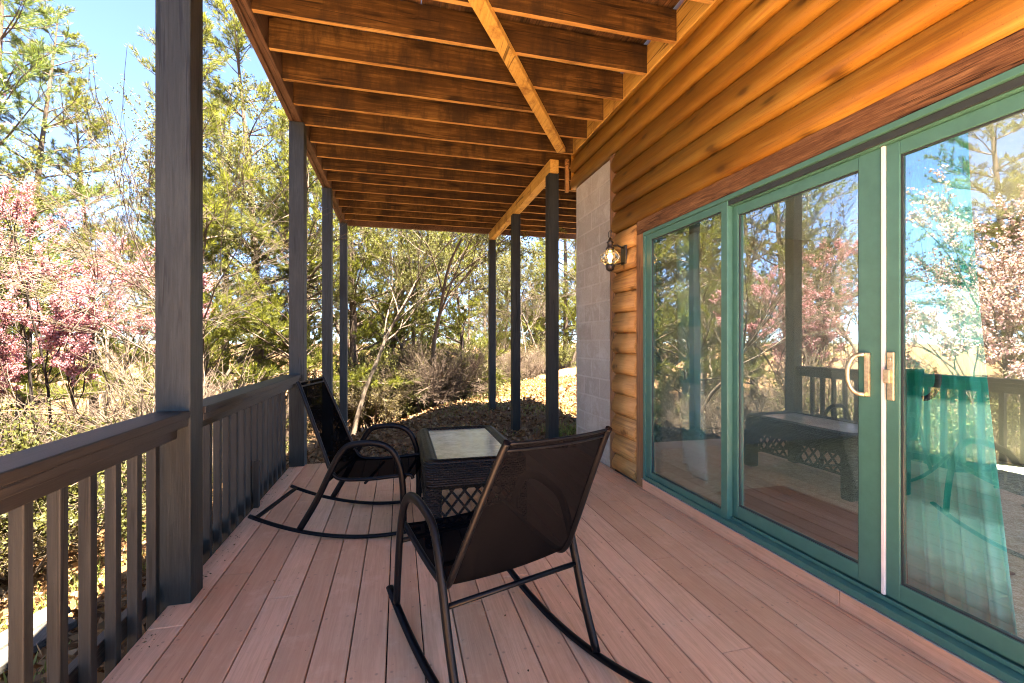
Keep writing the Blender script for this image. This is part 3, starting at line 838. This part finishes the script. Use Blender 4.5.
def tufts(tips, per, length, width, spread, rg, droop=0.0):
    T = np.array([t[0] for t in tips]); Dd = np.array([t[1] for t in tips])
    P = np.repeat(T, per, axis=0); D = np.repeat(Dd, per, axis=0)
    n = len(P)
    P = P - D*rg.uniform(0, .06, n)[:, None]
    D = D + rand_dirs(rg, n)*spread; D[:, 2] -= droop; D /= np.linalg.norm(D, axis=1, keepdims=True)
    return quads(P, D, length*rg.uniform(.7, 1.15, n), width*rg.uniform(.7, 1.3, n), rg)

def proto_pine(seed, H, z0, spread, needle, per=15, dens=1.0):
    s = Skel(seed); r = s.r; rg = np.random.default_rng(seed)
    root = thing('pine_tree', 'x', 'pine tree')
    pts, _ = s.limb((0,0,-.4), (r.gauss(0,.02), r.gauss(0,.02), 1), H+.4, .011*H+.02, .012, 16, .018, .01)
    tips = []
    z = z0
    while z < H-.1:
        f = (z-z0)/(H-z0)
        i = min(len(pts)-2, int((z+.4)/(H+.4)*16)); t = (z+.4)/(H+.4)*16 - i
        base = pts[i].lerp(pts[i+1], t)
        Ls = spread*(1-f)**.75*(.55+.45*min(1, f*5+.35)) + .25
        for k in range(r.choice((3,4,5))):
            if r.random() > dens: continue
            a = r.uniform(0, 6.283); L = Ls*r.uniform(.6, 1.15)
            lp, ld = s.limb(base, (math.cos(a), math.sin(a), .18+.5*f), L, .010+.008*L, .005, 6, .09, .035)
            nt = int(4+L*4.5)
            for q in range(nt):
                u = .25 + .75*(q+r.random())/nt; ii = min(5, int(u*6)); b = lp[ii].lerp(lp[ii+1], u*6-ii)
                dd = (lp[ii+1]-lp[ii]).normalized(); sd = dd.cross(Vector((0,0,1))); sgn = r.choice((-1, 1))
                td = dd*.65 + sd*sgn*r.uniform(.4, 1.0) + Vector((0,0,r.uniform(-.05, .4)))
                tl = L*.26*(1.15-u*.6)*r.uniform(.5, 1.2) + .08
                tp, te = s.limb(b, td, tl, .0055, .003, 2, .12, .05)
                m_ = max(2, int(tl/.11))
                for w in range(m_):
                    v = (w+1)/m_; jj = min(1, int(v*1.999)); pp = tp[jj].lerp(tp[jj+1], min(1, v*2-jj))
                    tips.append((pp[:], (te + Vector((r.gauss(0,.35), r.gauss(0,.35), r.gauss(.15,.3)))).normalized()[:]))
        z += r.uniform(.28, .55)*(1.15-.45*f)
    seg_mesh('trunk', s.seg, M['bark'], root)
    V, F = tufts(tips, int(per*1.7), .16, .0095, .68, rg)
    np_mesh('crown', V, F, M[needle], root)
    return root

def branchy(s, p, d, L, r0, lev, maxlev, tips, kids=(3,5), wob=.10, ratio=.62, ang=.75, lift=.02):
    n = 5 if lev < 2 else 3
    pts, de = s.limb(p, d, L, r0, r0*.45, n, wob, lift)
    r = s.r
    if lev >= maxlev:
        for i in range(1, len(pts)): tips.append((pts[i][:], (pts[i]-pts[i-1]).normalized()[:]))
        return
    for k in range(r.randint(*kids)):
        u = r.uniform(.76 if lev == 0 else .3, 1.0); i = min(n-1, int(u*n)); b = pts[i].lerp(pts[i+1], u*n-i)
        base_d = (pts[i+1]-pts[i]).normalized()
        nd = base_d + Vector((r.gauss(0,1), r.gauss(0,1), r.gauss(0,.8)))*ang*.6
        branchy(s, b, nd, L*ratio*r.uniform(.7, 1.2), max(.0035, r0*(1-.5*u)*.62), lev+1, maxlev, tips, kids, wob, ratio, ang, lift)
    branchy(s, pts[-1], de, L*ratio*r.uniform(.8, 1.1), max(.0035, r0*.45), lev+1, maxlev, tips, kids, wob, ratio, ang, lift)

def proto_broad(seed, name, cat, stems, L, r0, maxlev, bark, leaf, per, ll, lw, spread, kids=(3,5), ang=.75, tilt=.25, skip=0.0, ratio=.62, wob=.10):
    s = Skel(seed); r = s.r; rg = np.random.default_rng(seed)
    root = thing(name, 'x', cat); tips = []
    for k in range(stems):
        a = k*6.283/stems + r.uniform(-.5, .5)
        d = (math.cos(a)*tilt*r.uniform(.4, 1.5), math.sin(a)*tilt*r.uniform(.4, 1.5), 1)
        o = .03 if stems > 1 else 0
        branchy(s, (math.cos(a)*o*stems**.5, math.sin(a)*o*stems**.5, -.25), d, L*r.uniform(.75, 1.15), r0*r.uniform(.7, 1.1), 0, maxlev, tips, kids, wob, ratio, ang)
    seg_mesh('trunk', s.seg, M[bark], root)
    if leaf:
        tips = [t for t in tips if r.random() >= skip]
        V, F = tufts(tips, per, ll, lw, spread, rg)
        # scatter the leaves a little round the twig
        sh = np.repeat(rg.normal(0, .02, (len(F), 3)), 4, axis=0)
        np_mesh('crown', V+sh, F, M[leaf], root)
    return root

protos = {}
protos['pineA'] = proto_pine(21, 13.5, 2.0, 3.2, 'needle', 15, .66)
protos['pineB'] = proto_pine(22, 11.0, 1.2, 3.0, 'needle', 15, .66)
protos['pineC'] = proto_pine(23, 15.0, 4.5, 3.0, 'needle_dark', 14, .85)
protos['sapling'] = proto_pine(24, 4.6, .5, 1.5, 'needle', 15)
protos['redbud'] = proto_broad(31, 'redbud_tree', 'blossom tree', 4, 3.5, .042, 4, 'bark_dark', 'pink', 6, .034, .028, 1.1, (3,5), .85, .2, .0, .42)
protos['pale'] = proto_broad(36, 'blossom_tree', 'blossom tree', 3, 2.7, .045, 4, 'bark', 'pale_pink', 6, .042, .036, 1.1, (3,4), .8, .28, 0, .54)
protos['bare'] = proto_broad(33, 'bare_tree', 'bare tree', 1, 3.6, .062, 4, 'bark_pale', 'brush_leaf', 1, .035, .022, 1.0, (4,5), .62, .08, .6)
protos['spring'] = proto_broad(34, 'leafing_tree', 'tree', 1, 3.4, .065, 4, 'bark_pale', 'spring_leaf', 11, .042, .025, 1.1, (4,5), .78, .08)
protos['shrub'] = proto_broad(41, 'shrub', 'shrub', 7, .95, .016, 3, 'bark_pale', 'brush_leaf', 4, .036, .020, 1.2, (4,5), .9, .7, .15)
protos['shrubg'] = proto_broad(42, 'shrub', 'shrub', 6, .85, .015, 3, 'bark_dark', 'spring_leaf', 5, .038, .022, 1.2, (4,5), .9, .65)
protos['laurel'] = proto_broad(43, 'evergreen_shrub', 'shrub', 6, .75, .02, 3, 'bark_dark', 'ever_leaf', 5, .085, .036, .9, (3,4), .9, .6)
protos['twigs'] = proto_broad(44, 'bare_shrub', 'shrub', 8, 1.0, .013, 3, 'bark', None, 0, 0, 0, 0, (5,6), .75, .6)

used = set()
th = math.atan((512-399)/448.); sn, cs = math.sin(th), math.cos(th)
def spot(px, d):
    """ground position seen at picture column px, d metres ahead"""
    u = (px-512)/448.; return (sn*d + cs*u*d, cs*d - sn*u*d)
def put(kind, xy, label, group=None, s=1.0, rz=None, sz=None, dz=0):
    p = protos[kind]
    o = p if kind not in used else copy_tree(p)
    used.add(kind)
    x, y = xy
    o.location = (x, y, gz(x, y)+dz); o.rotation_euler = (0, 0, random.uniform(0, 6.28) if rz is None else rz)
    o.scale = (s, s, sz or s); o['label'] = label
    if group: o['group'] = group
    elif 'group' in o: del o['group']
    return o
# --- left of the near post
put('redbud', spot(75, 7.3), 'pink blossoming redbud on thin dark stems at the left edge', None, .86, .4)
put('redbud', spot(-70, 9.5), 'pink redbud farther back on the left slope', None, .9, 2.2)
put('pale', (-6.0, 4.3), 'pale pink blossom tree close beside the porch, mirrored in the glass door', None, 1.05, 1.0)
put('redbud', (-5.6, 2.0), 'pink redbud downhill from the near railing', None, 1.0, 3.6)
put('pale', (-7.2, 5.8), 'pale blossom tree behind the redbuds on the slope', None, 1.2, 4.4)
put('pineA', spot(20, 13), 'tall pine with its crown filling the upper left corner', None, 1.05, .3)
put('pineC', spot(-40, 11), 'dark green pine at the far left edge of the view', None, 1.0, 1.7)
put('bare', spot(135, 10), 'leafless pale tree leaning left of the thick post', None, 1.35, .9)
put('bare', spot(95, 12), 'leafless tree against blue sky behind the pink redbud', None, 1.5, 2.4)
put('pineA', spot(95, 16), 'pine whose branches show between the redbud and the thick post', None, .95, 4.0)
put('pineB', spot(165, 17), 'pine behind the thick near post', None, 1.1, 2.2)
# --- between near post and second post
put('pineA', spot(262, 13), 'bright yellow green pine between the two railing posts', None, 1.0, 2.9)
put('pineB', spot(218, 10.5), 'fluffy light green pine just right of the thick near post', None, .95, 4.1)
put('bare', spot(240, 9), 'thin bare tree beyond the farther railing', None, 1.0, 5.0)
put('pineC', spot(300, 19), 'distant dark pine behind the second railing post', None, 1.05, .9)
put('pineA', spot(225, 15), 'broad pine filling the gap right of the thick near post', None, .95, 1.3)
put('pineB', spot(285, 11), 'light green pine in front of the second railing post', None, .9, .5)
# --- middle
put('spring', spot(372, 13), 'leafing tree in yellow green spring leaf left of the middle opening', None, 1.35, 1.1)
put('pineB', spot(400, 16), 'green pine in the centre of the opening behind the table', None, .95, 5.3)
put('spring', spot(425, 12.5), 'slender leafing tree above the table', None, 1.15, 3.3)
put('bare', spot(446, 14.5), 'bare pale tree in the middle opening', None, 1.15, 3.8)
put('sapling', spot(466, 13.5), 'bushy young pine left of the right hand posts', None, 1.15, 2.0)
put('bare', spot(528, 20), 'bare sapling seen between the right hand posts', None, 1.1, 1.9)
put('bare', spot(569, 22), 'bare trunk beside the concrete block wall', None, 1.3, .2)
put('pineB', spot(537, 30), 'faraway pine between the two nearer right hand posts', None, 1.0, .2)
put('bare', spot(505, 25), 'bare tree seen just right of the farthest right post', None, 1.1, 4.6)
put('pineA', spot(356, 13), 'feathery pine filling the left of the middle opening', None, .85, 2.2)
put('pineB', spot(388, 15), 'yellow green pine between the rocking chair and the table, far back', None, .95, 1.2)
put('spring', spot(415, 18), 'broad leafing tree behind the slender ones above the table', None, 1.5, 2.9)
put('spring', spot(350, 10.5), 'low leafing tree just behind the two far left posts', None, .95, 4.9)
put('spring', spot(545, 24), 'leafing tree between the two nearer right hand posts', None, 1.2, 1.5)
put('pineB', spot(470, 26), 'distant pine just left of the farthest right post', None, .9, 2.0)
# --- thicket behind: look-alikes share one label
grp = 'trees in the thick woods beyond the slope'
rt = random.Random(5)
wood_lab = dict(pineA='tall pine among the woods at the back of the slope', pineB='bushy pine among the woods at the back of the slope', pineC='dark pine among the woods at the back of the slope', bare='bare tree among the woods at the back of the slope', spring='yellow green tree among the woods at the back of the slope')
n_w = 0
while n_w < 78:
    px = rt.uniform(-420, 620); d = rt.uniform(22, 60)
    if n_w > 55: px = rt.uniform(330, 640); d = rt.uniform(34, 60)
    x, y = spot(px, d)
    if x > edge_x(y)-1 and px > 440: d += 6; x, y = spot(px, d)
    k = rt.choice(['pineA', 'pineB', 'pineB', 'bare', 'bare', 'spring', 'pineC'])
    put(k, (x, y), wood_lab[k], wood_lab[k].replace('tree', 'trees').replace('pine', 'pines'), rt.uniform(.8, 1.15)); n_w += 1
for i in range(24):
    if i < 12: x, y = spot(rt.uniform(486, 625), rt.uniform(24, 38))
    else: x, y = rt.uniform(-24, -12), rt.uniform(-3, 12)
    k = rt.choice(['pineB', 'spring', 'spring', 'pineA'])
    put(k, (x, y), wood_lab[k], wood_lab[k].replace('tree', 'trees').replace('pine', 'pines'), rt.uniform(.75, 1.1))
# trees to the left and behind the viewer, seen in the glass
for (x, y, k, s_, lab) in ((-11, 2, 'pineA', 1.0, 'tall pine mirrored in the glass beside the blossom trees'), (-10, 6.5, 'pineB', 1.1, 'light green pine down the left slope'),
                           (-14, 4, 'pineC', 1.0, 'dark pine down the left slope'), (-9, 9, 'spring', 1.2, 'leafing tree down the left slope'),
                           (-13, 9, 'pineA', .95, 'tall pine far down the left slope'), (-8.5, -1.5, 'bare', 1.2, 'bare tree on the slope behind the viewer'),
                           (-7.5, -6, 'pineB', 1.0, 'pine on the slope behind the viewer'), (-15, -2, 'pineA', 1.1, 'tall pine far behind the viewer')):
    put(k, (x, y), lab, None, s_)
# --- shrubs
sg = {'shrub': ('tan leafed shrub in the thicket below the railing', 'tan shrubs in the thicket'), 'shrubg': ('yellow green shrub in the thicket below the railing', 'yellow green shrubs in the thicket'),
      'laurel': ('dark evergreen shrub in the thicket below the railing', 'evergreen shrubs in the thicket'), 'twigs': ('bare twiggy shrub in the thicket below the railing', 'bare shrubs in the thicket')}
n_s = 0
while n_s < 95:
    px = rt.uniform(-260, 330); d = rt.uniform(3.6, 15)
    x, y = spot(px, d)
    if x > -2.6 or y < -1: continue
    k = rt.choice(['shrub', 'shrubg', 'shrubg', 'shrubg', 'laurel', 'twigs'])
    if x > -4.6:
        k = rt.choice(['twigs', 'shrubg', 'shrub'])
        if rt.random() < .5: continue
    put(k, (x, y), *sg[k], s=rt.uniform(.7, 1.2)); n_s += 1
sg2 = {'shrub': ('tan leafed shrub along the edge of the brown hillside', 'tan shrubs edging the hillside'), 'shrubg': ('yellow green shrub along the edge of the brown hillside', 'yellow green shrubs edging the hillside'),
       'laurel': ('dark evergreen shrub along the edge of the brown hillside', 'evergreen shrubs edging the hillside'), 'twigs': ('bare twiggy shrub along the edge of the brown hillside', 'bare shrubs edging the hillside')}
n_s = 0
while n_s < 70:
    y = rt.uniform(7.5, 34); e = edge_x(y); x = e - rt.uniform(.1, 5.5)
    if y < 11.5 and x > -2.6: continue
    k = rt.choice(['shrub', 'shrub', 'shrubg', 'shrubg', 'twigs', 'twigs', 'twigs'])
    put(k, (x, y), *sg2[k], s=rt.uniform(.6, 1.25)); n_s += 1

for k in range(15):
    x, y = spot(340 + 9.5*k + rt.uniform(-6, 6), rt.uniform(11.2, 14.5))
    if x > edge_x(y) + .3: continue
    put('shrubg' if k % 3 else 'shrub', (x, y), *sg2['shrubg' if k % 3 else 'shrub'], s=rt.uniform(1.0, 1.6))
# --- leaf litter and grass
rg = np.random.default_rng(77)
def scatter(n, x0, x1, y0, y1):
    x = rg.uniform(x0, x1, n); y = rg.uniform(y0, y1, n)
    z = np.array([gz(a, b) for a, b in zip(x, y)])
    return np.stack([x, y, z], axis=1)
P = np.concatenate([scatter(30000, -6.5, -1.0, -1, 10), scatter(26000, -1, 8, 5.0, 16)])
P2 = np.stack([np.concatenate([rg.uniform(-1.05, -.98, 160), rg.uniform(-1, 2.0, 110)]), rg.uniform(1.0, 4.9, 270), np.full(270, -.02)], axis=1)
P[:, 2] += .025 + rg.uniform(0, .03, len(P))
D = rand_dirs(rg, len(P)); D[:, 2] *= .35; D /= np.linalg.norm(D, axis=1, keepdims=True)
D2 = rand_dirs(rg, 270); D2[:, 2] *= .1; P2[:, 2] += .024
P = np.concatenate([P, P2]); D = np.concatenate([D, D2])
big = np.concatenate([np.ones(len(P)-270), rg.uniform(.05, .2, 270)])
V, F = quads(P, D, rg.uniform(.05, .11, len(P))*big, rg.uniform(.03, .06, len(P))*big, rg)
tag(np_mesh('leaf_litter', V, F, M['litter']), 'dry brown leaves scattered over the ground', 'leaf litter', None, 'stuff')
P = []
for cx_, cy_, rad, n in ((1.6,9.5,1.0,300),(2.9,8.2,.7,300),(2.6,12,1.2,1500),(4.5,14,1.5,1500),(-2.6,4.5,.8,600),(-2.3,2.9,.5,400),(1.0,7.0,.8,120),(2.6,6.6,.4,500)):
    q = rg.normal(0, rad*.5, (n, 2)) + (cx_, cy_); P += [(a, b, gz(a, b)) for a, b in q]
P = np.array(P); D = rand_dirs(rg, len(P))*.5; D[:, 2] = np.abs(D[:, 2])+.7; D /= np.linalg.norm(D, axis=1, keepdims=True)
V, F = quads(P, D, rg.uniform(.06, .14, len(P)), np.full(len(P), .012), rg)
tag(np_mesh('grass', V, F, M['grass']), 'sparse green grass tufts on the brown hillside', 'grass', None, 'stuff')

# ------------------------------------------------------------------ light, sky, camera
SUN = Vector((.22, -.30, .92)).normalized()
w = bpy.data.worlds.new('World'); scene.world = w; w.use_nodes = True
nt = w.node_tree; bg = nt.nodes['Background']
sky = nt.nodes.new('ShaderNodeTexSky'); sky.sky_type = 'NISHITA'; sky.sun_disc = False
sky.sun_elevation = math.asin(SUN.z); sky.sun_rotation = math.atan2(SUN.x, SUN.y)
sky.air_density = 1.0; sky.dust_density = .1; sky.ozone_density = 4.0; sky.altitude = 8000
nt.links.new(sky.outputs[0], bg.inputs[0]); bg.inputs[1].default_value = .05
sl = bpy.data.lights.new('sun', 'SUN'); sl.energy = 4.8; sl.angle = R(.5); sl.color = (1, .95, .86)
so = bpy.data.objects.new('sun', sl); col.objects.link(so)
so.rotation_euler = (-SUN).to_track_quat('-Z', 'Y').to_euler(); so.location = (8, -12, 20)

cam = bpy.data.cameras.new('camera'); cam.sensor_width = 36; cam.lens = 448/1024*36; cam.clip_start = .05; cam.clip_end = 3000
co = bpy.data.objects.new('camera', cam); col.objects.link(co)
co.location = (0, 0, 1.25); co.rotation_euler = (R(90), 0, -th); scene.camera = co

scene.view_settings.view_transform = 'Standard'; scene.view_settings.look = 'None'
scene.view_settings.exposure = 4.75; scene.view_settings.gamma = 1
scene.view_settings.use_white_balance = True; scene.view_settings.white_balance_temperature = 7400; scene.view_settings.white_balance_tint = 10
scene.render.engine = 'CYCLES'
scene.cycles.max_bounces = 8; scene.cycles.diffuse_bounces = 5; scene.cycles.glossy_bounces = 4
scene.cycles.transparent_max_bounces = 12; scene.cycles.transmission_bounces = 6
scene.cycles.use_denoising = True
scene.cycles.pixel_filter_type = 'BLACKMAN_HARRIS'; scene.cycles.filter_width = 1.1
scene.cycles.sample_clamp_indirect = 6
